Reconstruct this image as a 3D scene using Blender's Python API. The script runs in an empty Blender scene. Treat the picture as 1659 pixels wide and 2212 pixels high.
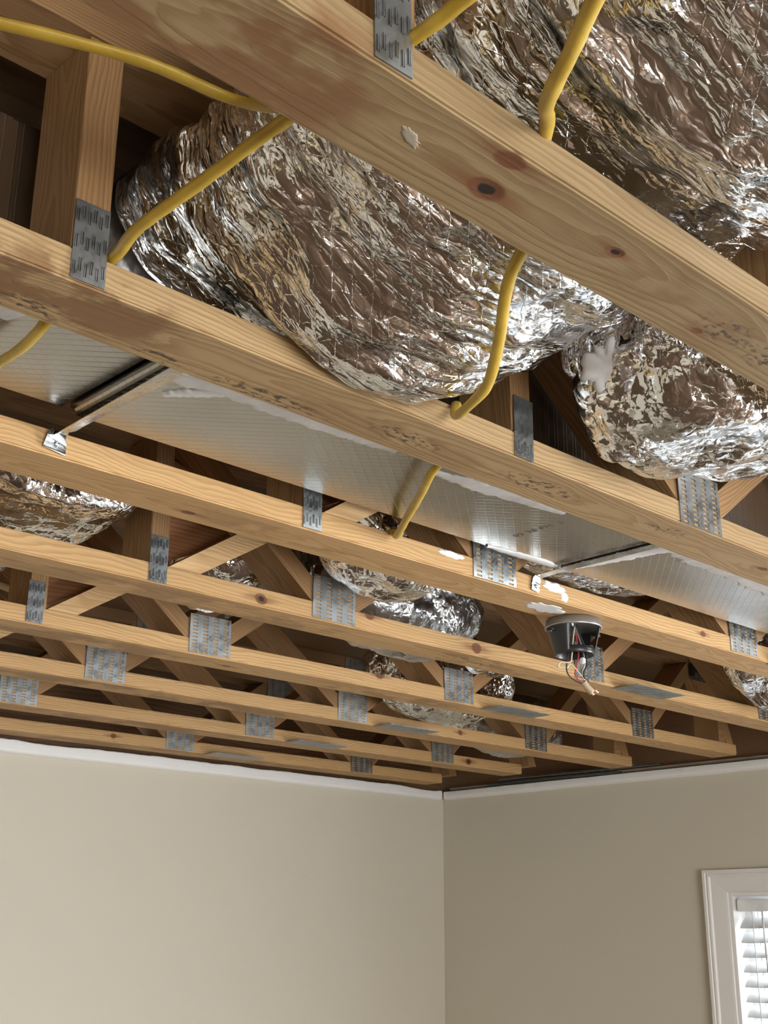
import bpy, bmesh, math, random
from mathutils import Vector, Matrix, noise

# ------------------------------------------------------------------ camera, world, lights, exposure
scene = bpy.context.scene
COL = scene.collection
CAMZ = 1.85
cam_data = bpy.data.cameras.new('camera')
cam = bpy.data.objects.new('camera', cam_data)
COL.objects.link(cam)
cam_data.sensor_fit = 'HORIZONTAL'
cam_data.sensor_width = 36.0
cam_data.lens = 2650.13 / 1659 * 36.0
cam_data.clip_start = 0.02
PITCH, YAW, ROLL = math.radians(18.988), math.radians(43.720), math.radians(0.331)
fwd = Vector((math.sin(YAW) * math.cos(PITCH), math.cos(YAW) * math.cos(PITCH), math.sin(PITCH)))
rgt = Vector((math.cos(YAW), -math.sin(YAW), 0))
upv = rgt.cross(fwd)
r2 = math.cos(ROLL) * rgt + math.sin(ROLL) * upv
u2 = -math.sin(ROLL) * rgt + math.cos(ROLL) * upv
m = Matrix((r2, u2, -fwd)).transposed().to_4x4()
m.translation = (0, 0, CAMZ)
cam.matrix_world = m
scene.camera = cam

vs = scene.view_settings
vs.view_transform = 'Standard'
vs.look = 'None'
vs.exposure = 0.0
vs.gamma = 1.0
vs.use_curve_mapping = False

world = bpy.data.worlds.new('sky')
scene.world = world
world.use_nodes = True
bg = world.node_tree.nodes['Background']
bg.inputs[0].default_value = (0.86, 0.93, 1.0, 1)
bg.inputs[1].default_value = 9.0


def area(name, loc, target, sx, sy, power, col):
    ld = bpy.data.lights.new(name, 'AREA')
    ld.shape = 'RECTANGLE'
    ld.size, ld.size_y = sx, sy
    ld.energy = power
    ld.color = col
    o = bpy.data.objects.new(name, ld)
    COL.objects.link(o)
    o.location = loc
    o.rotation_euler = (Vector(target) - Vector(loc)).to_track_quat('-Z', 'Y').to_euler()
    return o


XW, YB = 3.806, 3.613          # right wall, back wall
XL, YF = -2.6, -3.2            # left wall, wall behind the viewer
# daylight entering through the windows that the photograph does not show
area('daylight_right_window', (XW + 0.10, -0.75, 1.45), (0, -0.75, 1.45), 1.5, 1.3, 150, (0.93, 0.97, 1.0))
area('daylight_rear_window', (0.3, YF - 0.10, 1.40), (0.3, 0, 1.40), 2.6, 1.7, 118, (1.0, 0.96, 0.90))
# low sun outside the wall with the windows: lands on the floor only
sd = bpy.data.lights.new('sun', 'SUN')
sd.energy = 7.0
sd.angle = math.radians(0.6)
sd.color = (1.0, 0.86, 0.68)
sun = bpy.data.objects.new('sun', sd)
COL.objects.link(sun)
sun.location = (8, 0, 6)
sun.rotation_euler = Vector((-math.cos(math.radians(42)), 0.12, -math.sin(math.radians(42)))).to_track_quat('-Z', 'Y').to_euler()

# ------------------------------------------------------------------ helpers
random.seed(7)


def new_obj(name, bm, mats=None, parent=None, smooth=False):
    me = bpy.data.meshes.new(name)
    bmesh.ops.recalc_face_normals(bm, faces=bm.faces)
    bm.to_mesh(me)
    bm.free()
    if smooth:
        for p in me.polygons:
            p.use_smooth = True
    if mats is not None:
        for mm in (mats if isinstance(mats, (list, tuple)) else [mats]):
            me.materials.append(mm)
    o = bpy.data.objects.new(name, me)
    COL.objects.link(o)
    if parent:
        o.parent = parent
    return o


def share(name, me, parent, loc=(0, 0, 0), rot=(0, 0, 0)):
    o = bpy.data.objects.new(name, me)
    COL.objects.link(o)
    o.parent = parent
    o.location = loc
    o.rotation_euler = rot
    return o


def empty(name, loc=(0, 0, 0)):
    o = bpy.data.objects.new(name, None)
    o.empty_display_size = 0.05
    COL.objects.link(o)
    o.location = loc
    return o


def tag(o, label, cat=None, group=None, kind=None):
    if label:
        o['label'] = label
    if cat:
        o['category'] = cat
    if group:
        o['group'] = group
    if kind:
        o['kind'] = kind
    return o


def struct(o, label=None):
    o['kind'] = 'structure'
    if label:
        o['label'] = label
    return o


def box(bm, x0, x1, y0, y1, z0, z1, mi=0):
    v = [bm.verts.new((x, y, z)) for x in (x0, x1) for y in (y0, y1) for z in (z0, z1)]
    for f in ((0, 1, 3, 2), (4, 6, 7, 5), (0, 4, 5, 1), (2, 3, 7, 6), (0, 2, 6, 4), (1, 5, 7, 3)):
        fc = bm.faces.new([v[i] for i in f])
        fc.material_index = mi
    return v


def bevel(bm, w, seg=1):
    bmesh.ops.bevel(bm, geom=list(bm.edges), offset=w, segments=seg, affect='EDGES')


def prism(bm, poly, y0, y1, mi=0):
    """poly: list of (x, z); extruded along y"""
    a = [bm.verts.new((x, y0, z)) for x, z in poly]
    b = [bm.verts.new((x, y1, z)) for x, z in poly]
    n = len(poly)
    fs = [bm.faces.new(a), bm.faces.new(b[::-1])]
    for i in range(n):
        fs.append(bm.faces.new((a[i], b[i], b[(i + 1) % n], a[(i + 1) % n])))
    for f in fs:
        f.material_index = mi


def catmull(pts, n=8):
    P = [Vector(p) for p in pts]
    P = [P[0] * 2 - P[1]] + P + [P[-1] * 2 - P[-2]]
    out = []
    for i in range(1, len(P) - 2):
        p0, p1, p2, p3 = P[i - 1:i + 3]
        for k in range(n):
            t = k / n
            out.append(0.5 * ((2 * p1) + (p2 - p0) * t + (2 * p0 - 5 * p1 + 4 * p2 - p3) * t * t + (3 * p1 - p0 - 3 * p2 + p3) * t ** 3))
    out.append(P[-2])
    return out


def tube(bm, pts, ra, rb=None, seg=10, n=8, wob=0.0, mi=0, cap=True):
    """oval tube along a smooth path; ra horizontal, rb vertical radius"""
    rb = rb or ra
    path = catmull(pts, n)
    rings = []
    for i, p in enumerate(path):
        d = (path[min(i + 1, len(path) - 1)] - path[max(i - 1, 0)]).normalized()
        s = d.cross(Vector((0, 0, 1)))
        if s.length < 1e-3:
            s = Vector((1, 0, 0))
        s.normalize()
        t = s.cross(d)
        k = 1 + wob * noise.noise(p * 60)
        off = wob * 0.0025 * Vector((noise.noise(p * 25 + Vector((9, 0, 0))), 0, noise.noise(p * 25)))
        rings.append([bm.verts.new(p + off + s * math.cos(a) * ra * k + t * math.sin(a) * rb * k) for a in [2 * math.pi * j / seg for j in range(seg)]])
    for a, b in zip(rings, rings[1:]):
        for j in range(seg):
            f = bm.faces.new((a[j], a[(j + 1) % seg], b[(j + 1) % seg], b[j]))
            f.material_index = mi
            f.smooth = True
    if cap:
        for rg in (rings[0], rings[-1]):
            f = bm.faces.new(rg)
            f.material_index = mi


def lathe(bm, prof, cx, cy, cz, seg=32, mi=0):
    rings = []
    for r, z in prof:
        rings.append([bm.verts.new((cx + r * math.cos(2 * math.pi * j / seg), cy + r * math.sin(2 * math.pi * j / seg), cz + z)) for j in range(seg)])
    for a, b in zip(rings, rings[1:]):
        for j in range(seg):
            f = bm.faces.new((a[j], a[(j + 1) % seg], b[(j + 1) % seg], b[j]))
            f.material_index = mi
    for rg in (rings[0], rings[-1]):
        f = bm.faces.new(rg)
        f.material_index = mi


# ------------------------------------------------------------------ materials
class NT:
    def __init__(self, name):
        self.mat = bpy.data.materials.new(name)
        self.mat.use_nodes = True
        self.t = self.mat.node_tree
        self.p = self.t.nodes['Principled BSDF']

    def n(self, kind, **kw):
        nd = self.t.nodes.new(kind)
        for k, v in kw.items():
            setattr(nd, k, v)
        return nd

    def put(self, sock, v):
        if isinstance(v, bpy.types.NodeSocket):
            self.t.links.new(v, sock)
        elif isinstance(v, (tuple, list)) and len(v) == 3 and sock.type == 'RGBA':
            sock.default_value = (*v, 1)
        else:
            sock.default_value = v

    def math(self, op, a, b=0.0, clamp=False):
        nd = self.n('ShaderNodeMath', operation=op, use_clamp=clamp)
        self.put(nd.inputs[0], a)
        self.put(nd.inputs[1], b)
        return nd.outputs[0]

    def vmath(self, op, a, b):
        nd = self.n('ShaderNodeVectorMath', operation=op)
        self.put(nd.inputs[0], a)
        self.put(nd.inputs[1], b)
        return nd.outputs['Value'] if op in ('LENGTH', 'DISTANCE', 'DOT_PRODUCT') else nd.outputs[0]

    def mix(self, f, a, b, mode='MIX'):
        nd = self.n('ShaderNodeMix', data_type='RGBA', blend_type=mode)
        self.put(nd.inputs[0], f)
        self.put(nd.inputs[6], a)
        self.put(nd.inputs[7], b)
        return nd.outputs[2]

    def noise(self, vec, scale, detail=3, rough=0.5, dist=0.0):
        nd = self.n('ShaderNodeTexNoise')
        if vec is not None:
            self.put(nd.inputs['Vector'], vec)
        nd.inputs['Scale'].default_value = scale
        nd.inputs['Detail'].default_value = detail
        nd.inputs['Roughness'].default_value = rough
        nd.inputs['Distortion'].default_value = dist
        return nd.outputs[0]

    def voro(self, vec, scale, feat='F1', rand=1.0):
        nd = self.n('ShaderNodeTexVoronoi', feature=feat)
        self.put(nd.inputs['Vector'], vec)
        nd.inputs['Scale'].default_value = scale
        nd.inputs['Randomness'].default_value = rand
        return nd.outputs['Distance']

    def step(self, v, a, b, o0=0.0, o1=1.0):
        nd = self.n('ShaderNodeMapRange', interpolation_type='SMOOTHSTEP')
        self.put(nd.inputs[0], v)
        for i, x in enumerate((a, b, o0, o1)):
            nd.inputs[i + 1].default_value = x
        return nd.outputs[0]

    def coord(self, kind='Object'):
        return self.n('ShaderNodeTexCoord').outputs[kind]

    def bump(self, h, strength, dist=0.002, prev=None):
        nd = self.n('ShaderNodeBump')
        nd.inputs['Strength'].default_value = strength
        nd.inputs['Distance'].default_value = dist
        self.put(nd.inputs['Height'], h)
        if prev is not None:
            self.put(nd.inputs['Normal'], prev)
        return nd.outputs[0]

    def out(self, col=None, rough=None, metal=None, normal=None, spec=None):
        for key, v in (('Base Color', col), ('Roughness', rough), ('Metallic', metal), ('Normal', normal), ('Specular IOR Level', spec)):
            if v is not None:
                self.put(self.p.inputs[key], v)
        return self.mat


def plain(name, col, rough=0.6, metal=0.0, bump=None):
    t = NT(name)
    nb = None
    c = t.coord()
    v = t.noise(c, 14, 4)
    colr = t.mix(t.step(v, 0.3, 0.7), tuple(x * 0.88 for x in col), tuple(min(1, x * 1.08) for x in col))
    if bump:
        nb = t.bump(t.noise(c, bump[0], 3), bump[1], 0.001)
    return t.out(colr, rough, metal, nb)


def wood(name, light, dark, knots=(), stains=(), marks=(), tint=0.25, ringscale=26.0, off=0.0):
    """pine: growth rings along x, fine streaks, knots, water stains and ink smudges at given local places"""
    t = NT(name)
    c = t.coord()
    info = t.n('ShaderNodeObjectInfo').outputs['Random']
    rv = t.n('ShaderNodeCombineXYZ')
    t.put(rv.inputs[0], t.math('MULTIPLY', info, 37.0))
    t.put(rv.inputs[1], t.math('MULTIPLY', info, 3.1))
    t.put(rv.inputs[2], t.math('ADD', t.math('MULTIPLY', info, 1.7), off))
    cc = t.vmath('ADD', c, rv.outputs[0])
    # growth rings around a wandering pith: arches on the broad faces, straight lines on the edges
    sp = t.n('ShaderNodeSeparateXYZ')
    t.put(sp.inputs[0], c)
    xv = t.n('ShaderNodeCombineXYZ')
    t.put(xv.inputs[0], t.math('ADD', t.math('MULTIPLY', sp.outputs[0], 1.3), t.math('MULTIPLY', info, 50.0)))
    xv.inputs[1].default_value = off
    n1 = t.math('SUBTRACT', t.noise(xv.outputs[0], 1.0, 2), 0.5)
    xv2 = t.vmath('ADD', xv.outputs[0], (17.3, 4.1, 0.0))
    n2 = t.math('SUBTRACT', t.noise(xv2, 1.0, 2), 0.5)
    small = t.math('MULTIPLY', t.math('SUBTRACT', t.noise(t.vmath('MULTIPLY', cc, (9.0, 40.0, 40.0)), 1.0, 2), 0.5), 0.010)
    yy = t.math('ADD', t.math('SUBTRACT', sp.outputs[1], 0.045), t.math('MULTIPLY', n1, 0.10))
    zz = t.math('ADD', t.math('SUBTRACT', sp.outputs[2], 0.058), t.math('MULTIPLY', n2, 0.075))
    rr = t.math('SQRT', t.math('ADD', t.math('MULTIPLY', yy, yy), t.math('MULTIPLY', zz, zz)))
    saw = t.math('FRACT', t.math('MULTIPLY', t.math('ADD', rr, small), ringscale * 9.0))
    ring = t.math('MULTIPLY', t.step(saw, 0.25, 0.85), t.step(saw, 0.90, 1.0, 1.0, 0.0))
    fine = t.noise(t.vmath('MULTIPLY', cc, (6.0, 420.0, 420.0)), 1.0, 3)
    broad = t.noise(t.vmath('MULTIPLY', cc, (1.5, 14.0, 14.0)), 1.0, 3)
    col = t.mix(t.math('MULTIPLY', ring, 0.62), light, dark)
    col = t.mix(t.step(fine, 0.40, 0.75, 0.0, 0.35), col, tuple(x * 0.75 for x in dark))
    col = t.mix(t.step(broad, 0.42, 0.75, 0.0, 0.4), col, tuple(a * 0.7 + b * 0.3 for a, b in zip(dark, light)))
    hgt = t.math('ADD', t.math('MULTIPLY', ring, 0.4), t.math('MULTIPLY', fine, 0.6))
    wob = t.vmath('MULTIPLY', t.vmath('SUBTRACT', t.n('ShaderNodeTexNoise').outputs['Color'], (0.5, 0.5, 0.5)), (0, 0, 0))
    nz = t.n('ShaderNodeTexNoise')
    t.put(nz.inputs['Vector'], c)
    nz.inputs['Scale'].default_value = 38
    nz.inputs['Detail'].default_value = 5
    wob = t.vmath('MULTIPLY', t.vmath('SUBTRACT', nz.outputs['Color'], (0.5, 0.5, 0.5)), (0.05, 0.022, 0.022))
    cw = t.vmath('ADD', c, wob)
    for (x, y, z, rx, ry, rz, sc, amt) in stains:
        d = t.vmath('LENGTH', t.vmath('DIVIDE', t.vmath('SUBTRACT', cw, (x, y, z)), (rx, ry, rz)), (0, 0, 0))
        mk = t.math('MULTIPLY', t.step(d, 0.7, 1.15, 1.0, 0.0), t.step(t.noise(t.vmath('MULTIPLY', c, (0.6, 1, 1)), sc, 4, 0.6), 0.43, 0.52))
        col = t.mix(t.math('MULTIPLY', mk, amt), col, (0.17, 0.085, 0.035))
    for (x, y, z, rx, ry, rz, sc) in marks:
        d = t.vmath('LENGTH', t.vmath('DIVIDE', t.vmath('SUBTRACT', cw, (x, y, z)), (rx, ry, rz)), (0, 0, 0))
        mk = t.math('MULTIPLY', t.step(d, 0.5, 1.1, 1.0, 0.0), t.step(t.noise(t.vmath('MULTIPLY', c, (0.55, 1, 1)), sc, 5, 0.65), 0.50, 0.60))
        col = t.mix(t.math('MULTIPLY', mk, 0.85), col, (0.035, 0.025, 0.02))
    for (x, y, z, r, hole) in knots:
        q = t.vmath('SUBTRACT', t.vmath('ADD', c, t.vmath('MULTIPLY', wob, (0.25, 0.25, 0.25))), (x, y, z))
        d = t.vmath('LENGTH', t.vmath('DIVIDE', q, (r * 1.25, r * 0.75, r * 0.9)), (0, 0, 0))
        tail = t.vmath('LENGTH', t.vmath('DIVIDE', q, (r * 4.5, r * 0.8, r * 0.8)), (0, 0, 0))
        col = t.mix(t.step(tail, 0.2, 1.0, 0.75, 0.0), col, (0.17, 0.07, 0.026))
        col = t.mix(t.step(d, 0.75, 1.05, 0.9, 0.0), col, (0.13, 0.045, 0.018))
        if hole:
            col = t.mix(t.step(d, 0.35, 0.5, 0.96, 0.0), col, (0.012, 0.007, 0.005))
        hgt = t.math('SUBTRACT', hgt, t.step(d, 0.3, 0.9, 2.0 if hole else 0.5, 0.0))
    hv = t.n('ShaderNodeHueSaturation')
    t.put(hv.inputs['Color'], col)
    t.put(hv.inputs['Value'], t.math('ADD', t.math('MULTIPLY', info, tint), 1.0 - tint / 2))
    return t.out(hv.outputs[0], 0.62, 0.0, t.bump(hgt, 0.35, 0.0012), 0.3)


PINE_L, PINE_D = (0.51, 0.325, 0.150), (0.33, 0.175, 0.062)
M_web = wood('pine_web', (0.34, 0.195, 0.087), (0.20, 0.098, 0.034), tint=0.3)
M_webred = wood('reddish_board', (0.30, 0.135, 0.06), (0.19, 0.075, 0.03), tint=0.2, ringscale=14)
M_top = wood('pine_top_chord', (0.30, 0.175, 0.08), (0.18, 0.09, 0.035))
M_ply = wood('plywood_deck', (0.20, 0.125, 0.062), (0.13, 0.075, 0.034), ringscale=9)
M_rim = wood('rim_board', (0.22, 0.12, 0.06), (0.13, 0.065, 0.03), ringscale=12)


def galv(name, col=(0.37, 0.39, 0.395), r0=0.26, r1=0.48, bs=0.25):
    t = NT(name)
    c = t.coord()
    sp = t.voro(t.vmath('ADD', c, (0, 0, 0)), 190)
    n = t.noise(c, 40, 4)
    colr = t.mix(t.step(n, 0.3, 0.7), tuple(x * 0.72 for x in col), col)
    return t.out(colr, t.step(t.math('ADD', t.math('MULTIPLY', sp, 0.4), n), 0.3, 0.9, r0, r1), 1.0, t.bump(t.noise(c, 60, 2), bs, 0.001))


M_galv = galv('galvanised_steel')
M_strap = galv('steel_strap', (0.60, 0.63, 0.645), 0.18, 0.3, 0.06)
M_dark_steel = galv('dark_steel', (0.16, 0.18, 0.19), 0.3, 0.5)
M_slot_shade = plain('slot_shade', (0.05, 0.032, 0.02), 0.9)  # shade of deep tooth holes, painted as dark colour on the slot bottoms


def foil(name, stretch=(1, 1, 1), scrim=True, rough=0.07, tone=0.82, k1=0.70, k2=0.60, k3=0.35):
    """crumpled aluminium facing: every crease cell has a flat tilt of its own"""
    t = NT(name)
    c = t.coord()
    d = t.n('ShaderNodeTexNoise')
    t.put(d.inputs['Vector'], c)
    d.inputs['Scale'].default_value = 14
    d.inputs['Detail'].default_value = 4
    w = t.vmath('ADD', t.vmath('MULTIPLY', c, stretch), t.vmath('MULTIPLY', d.outputs['Color'], (0.07, 0.07, 0.07)))
    geo = t.n('ShaderNodeNewGeometry').outputs['Normal']
    tilt = None
    for sc, k, ms in ((20, k1, 5), (62, k2, 8), (150, k3, 11)):
        v = t.n('ShaderNodeTexVoronoi')
        t.put(v.inputs['Vector'], w)
        v.inputs['Scale'].default_value = sc
        q = t.vmath('SUBTRACT', v.outputs['Color'], (0.5, 0.5, 0.5))
        msk = t.step(t.noise(t.vmath('ADD', c, (sc, 0, 0)), ms, 2), 0.38, 0.62, 0.25 * k, k)
        sc_ = t.n('ShaderNodeVectorMath', operation='SCALE')
        t.put(sc_.inputs[0], q)
        t.put(sc_.inputs['Scale'], msk)
        tilt = sc_.outputs[0] if tilt is None else t.vmath('ADD', tilt, sc_.outputs[0])
    nn = t.n('ShaderNodeVectorMath', operation='NORMALIZE')
    t.put(nn.inputs[0], t.vmath('ADD', geo, tilt))
    h = t.math('ADD', t.voro(w, 62, 'DISTANCE_TO_EDGE'), t.math('MULTIPLY', t.noise(w, 120, 3), 0.25))
    b = t.bump(h, 0.35, 0.006, nn.outputs[0])
    if scrim:
        sep = t.n('ShaderNodeSeparateXYZ')
        t.put(sep.inputs[0], t.vmath('ADD', c, t.vmath('MULTIPLY', d.outputs['Color'], (0.03, 0.03, 0.03))))
        lines = []
        for ax, ay, s in ((0, 1, 1), (0, 1, -1)):
            v = t.math('ADD', sep.outputs[ax], t.math('MULTIPLY', sep.outputs[ay], float(s)))
            v = t.math('PINGPONG', v, 0.013)
            lines.append(t.step(v, 0.0, 0.0009, 1.0, 0.0))
        b = t.bump(t.math('MULTIPLY', t.math('MAXIMUM', lines[0], lines[1]), t.step(t.noise(c, 6, 3), 0.40, 0.62, 0.0, 1.0)), 0.30, 0.0011, b)
    n = t.noise(c, 9, 3)
    return t.out(t.mix(t.step(n, 0.3, 0.7), (tone * 0.86, tone * 0.86, tone * 0.86), (tone, tone, tone * 1.01)), t.step(n, 0.3, 0.75, rough, rough + 0.10), 1.0, b)


M_foil = foil('foil_jacket')
M_foil_fold = foil('foil_jacket_folded', (0.42, 2.3, 0.42), True, 0.08, 0.82, 0.62, 0.60, 0.32)
M_foil_dull = foil('foil_jacket_dull', (1, 1, 1), False, 0.28, 0.55, 0.5, 0.4, 0.2)

# duct board facing: nearly flat foil with scrim embossing
_t = NT('duct_board_foil')
_c = _t.coord()
_sep = _t.n('ShaderNodeSeparateXYZ')
_t.put(_sep.inputs[0], _c)
_ln = []
for _s in (1.0, -1.0):
    _v = _t.math('PINGPONG', _t.math('ADD', _sep.outputs[0], _t.math('MULTIPLY', _sep.outputs[1], 1.25 * _s)), 0.0105)
    _ln.append(_t.step(_v, 0.0, 0.0014, 1.0, 0.0))
_scr = _t.math('MAXIMUM', _ln[0], _ln[1])
_fine = _t.noise(_t.vmath('MULTIPLY', _c, (40, 260, 100)), 1.0, 2)
_b = _t.bump(_t.math('ADD', _t.math('MULTIPLY', _scr, 0.55), _t.math('MULTIPLY', _fine, 0.5)), 0.22, 0.001)
_b = _t.bump(_t.noise(_c, 7, 2), 0.25, 0.006, _b)
M_duct = _t.out(_t.mix(_t.step(_t.noise(_c, 5, 3), 0.3, 0.7), (0.41, 0.40, 0.38), (0.49, 0.48, 0.46)), 0.24, 1.0, _b)

# cable jacket
_t = NT('yellow_cable_jacket')
_c = _t.coord()
M_cable = _t.out(_t.mix(_t.step(_t.noise(_c, 30, 3), 0.35, 0.7), (0.42, 0.265, 0.025), (0.52, 0.345, 0.045)), 0.42, 0.0, _t.bump(_t.noise(_c, 90, 3), 0.3, 0.002))


def paint(name, col, rough=0.7, bs=260):
    t = NT(name)
    c = t.coord()
    return t.out(t.mix(t.noise(c, 3, 3), tuple(x * 0.96 for x in col), col), rough, 0.0, t.bump(t.noise(c, bs, 2), 0.08, 0.0006), 0.25)


M_wall = paint('beige_wall_paint', (0.63, 0.58, 0.475))
M_white = paint('white_trim_paint', (0.83, 0.82, 0.80), 0.5)
M_casing = paint('white_casing_paint', (0.80, 0.775, 0.75), 0.35)
M_mastic = plain('white_mastic', (0.72, 0.71, 0.70), 0.6, 0.0, (120, 0.5))
M_mud = plain('thin_grey_mud', (0.33, 0.27, 0.20), 0.8)
M_paper = plain('torn_drywall_paper', (0.34, 0.26, 0.19), 0.9, 0.0, (150, 0.5))
M_black = plain('black_plastic', (0.02, 0.02, 0.021), 0.35)
M_blind = plain('white_blind_slat', (0.82, 0.84, 0.85), 0.4)
M_grey = plain('grey_box_metal', (0.42, 0.42, 0.43), 0.4, 0.8)
M_red = plain('red_wire', (0.45, 0.05, 0.05), 0.4)
M_blk = plain('black_wire', (0.03, 0.035, 0.035), 0.4)
M_wht = plain('white_wire', (0.62, 0.54, 0.42), 0.4)
M_nut = plain('tan_connector', (0.50, 0.38, 0.24), 0.5)
M_copper = plain('copper_tip', (0.75, 0.52, 0.38), 0.3, 0.7)
M_ink = plain('grey_print_ink', (0.13, 0.11, 0.10), 0.6)
M_steelgrey = plain('light_tan_loop', (0.55, 0.42, 0.24), 0.6)

# floor boards (seen only as light bounced up and mirrored in the foil)
_t = NT('oak_floor')
_c = _t.coord()
_fl = _t.noise(_t.vmath('MULTIPLY', _c, (2, 22, 1)), 1.0, 4)
M_floor = _t.out(_t.mix(_fl, (0.085, 0.056, 0.037), (0.15, 0.095, 0.058)), 0.35)

_t = NT('window_glass')
_t.p.inputs['Transmission Weight'].default_value = 1.0
_t.p.inputs['Roughness'].default_value = 0.0
_t.p.inputs['IOR'].default_value = 1.02
M_glass = _t.mat

# ------------------------------------------------------------------ the room
H = 2.409                       # underside of the bottom chords
CT, CW = 0.0345, 0.0914         # chord height and width
YS = [0.501, 0.908, 1.310, 1.712, 2.125, 2.536, 2.954, 3.358]
TOPZ = H + 0.305                # underside of the deck
bm = bmesh.new()
box(bm, XL - 0.3, XW + 0.3, YF - 0.3, YB + 0.3, -0.1, 0.0)
struct(new_obj('floor', bm, M_floor), 'brown oak floor')
bm = bmesh.new()
box(bm, XL - 0.3, XW + 0.3, YF - 0.3, YB + 0.3, TOPZ + 0.001, TOPZ + 0.04)
struct(new_obj('ceiling', bm, M_ply), 'dark plywood deck above the open trusses')

WT = 2.392                      # top of the painted walls
bm = bmesh.new()
box(bm, XL - 0.12, XW + 0.12, YB, YB + 0.12, 0, WT)
struct(new_obj('wall_back', bm, M_wall), 'beige painted wall running parallel to the trusses')


def wall_holes(name, axis, c0, c1, lo, hi, holes):
    """wall slab between c0..c1 on axis ('x' or 'y'), spanning lo..hi, with rectangular window openings"""
    b = bmesh.new()

    def bb(s0, s1, z0, z1):
        if s1 - s0 < 1e-4 or z1 - z0 < 1e-4:
            return
        if axis == 'x':
            box(b, c0, c1, s0, s1, z0, z1)
        else:
            box(b, s0, s1, c0, c1, z0, z1)
    cur = lo
    for (s0, s1, z0, z1) in sorted(holes):
        bb(cur, s0, 0, WT)
        bb(s0, s1, 0, z0)
        bb(s0, s1, z1, WT)
        cur = s1
    bb(cur, hi, 0, WT)
    return struct(new_obj(name, b, M_wall))


WIN = (0.62, 2.302, 0.90, 1.989)
wall_holes('wall_right', 'x', XW, XW + 0.12, YF, YB, [WIN, (-1.5, 0.0, 0.8, 2.1)])['label'] = 'beige painted wall with the window'
wall_holes('wall_left', 'x', XL - 0.12, XL, YF, YB, [])
wall_holes('wall_front', 'y', YF - 0.12, YF, XL - 0.12, XW + 0.12, [(-1.0, 1.6, 0.55, 2.25)])

# rim boards that close the truss space above the walls
bm = bmesh.new()
box(bm, XW + 0.055, XW + 0.09, YF, YB + 0.1, WT + 0.0005, TOPZ)
struct(new_obj('trim_4', bm, M_rim), 'dark rim board above the wall with the window')
bm = bmesh.new()
box(bm, XL, XW + 0.05, YB + 0.06, YB + 0.09, WT + 0.0005, TOPZ)
struct(new_obj('trim_5', bm, M_rim), 'dark rim board above the back wall')
bm = bmesh.new()
box(bm, XL - 0.09, XL - 0.05, YF, YB + 0.05, WT + 0.001, TOPZ)
box(bm, XL - 0.04, XW + 0.05, YF - 0.09, YF - 0.05, WT + 0.001, TOPZ)
struct(new_obj('trim_6', bm, M_rim), 'rim boards above the other two walls')


# white strip of leftover ceiling edge with a torn top, along the back and the right wall
def torn_strip(name, along, s0, s1, fixed, inward, z0, z1, mat, amp, thick, n=260, seed=0.0):
    b = bmesh.new()
    rows = []
    for i in range(n + 1):
        s = s0 + (s1 - s0) * i / n
        k = noise.noise(Vector((s * 9 + seed, 0, 0))) + 0.7 * noise.noise(Vector((s * 37 + seed, 3, 0)))
        sp = max(0.0, noise.noise(Vector((s * 2.3 + seed, 7, 0))) - 0.28) * 2
        zt = z1 + amp * (0.55 * k - 2.2 * sp)
        th = thick * (1 + 0.16 * noise.noise(Vector((s * 22 + seed, 5, 0))))
        prof = [(0.0, z0), (0.35, z0 + 0.001), (0.8, z0 + 0.006), (1.0, z0 + 0.014), (1.0, (z0 + zt) / 2 + 0.004), (0.9, zt - 0.002), (0.75, zt), (0.0, zt)]
        ring = []
        for d, z in prof:
            q = fixed + inward * th * d
            ring.append(b.verts.new((s, q, z) if along == 'x' else (q, s, z)))
        rows.append(ring)
    for a, c in zip(rows, rows[1:]):
        for j in range(len(a)):
            f = b.faces.new((a[j], a[(j + 1) % len(a)], c[(j + 1) % len(a)], c[j]))
    b.faces.new(rows[0])
    b.faces.new(rows[-1])
    return struct(new_obj(name, b, mat))


torn_strip('trim_1', 'x', XL, XW - 0.02, YB - 0.0005, -1, 2.379, 2.4205, M_white, 0.0045, 0.016, 420)['label'] = 'white torn ceiling edge along the back wall'
torn_strip('trim_2', 'y', YF, YB - 0.018, XW - 0.0005, -1, 2.379, 2.4125, M_white, 0.0012, 0.016, 420, 5.0)['label'] = 'white trim strip along the wall with the window'
torn_strip('trim_3', 'y', YF, YB - 0.03, XW + 0.045, -1, 2.4140, 2.428, M_paper, 0.0035, 0.036, 420, 11.0)['label'] = 'torn brown drywall paper edge above the white trim'

# ------------------------------------------------------------------ window with blind
y0w, y1w, z0w, z1w = WIN
win = empty('window_1', (XW, (y0w + y1w) / 2, z0w))
struct(win, 'white cased window with a blind')


def loc_obj(name, bm_, mat, parent, smooth=False):
    o = new_obj(name, bm_, mat, parent, smooth)
    o.matrix_parent_inverse = Matrix.Translation(-Vector(parent.location))
    return o


CWD = 0.083


def casing(name, poly_in, poly_out, mat):
    """moulded casing board: stepped profile between inner edge and outer edge lines, on the room face of the right wall"""
    prof = [(0.0, 0.0), (0.0, 0.008), (0.10, 0.010), (0.66, 0.015), (0.72, 0.020), (0.80, 0.021), (0.84, 0.018), (0.89, 0.022), (1.0, 0.022), (1.0, 0.0)]
    b = bmesh.new()
    ends = []
    for k in range(2):
        ring = []
        for s, d in prof:
            p = [poly_in[k][i] * (1 - s) + poly_out[k][i] * s for i in range(2)]
            ring.append(b.verts.new((XW - d - 0.0005, p[0], p[1])))
        ends.append(ring)
    a, c = ends
    for j in range(len(a)):
        b.faces.new((a[j], a[(j + 1) % len(a)], c[(j + 1) % len(a)], c[j]))
    b.faces.new(a)
    b.faces.new(c[::-1])
    return loc_obj(name, b, mat, win)


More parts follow.
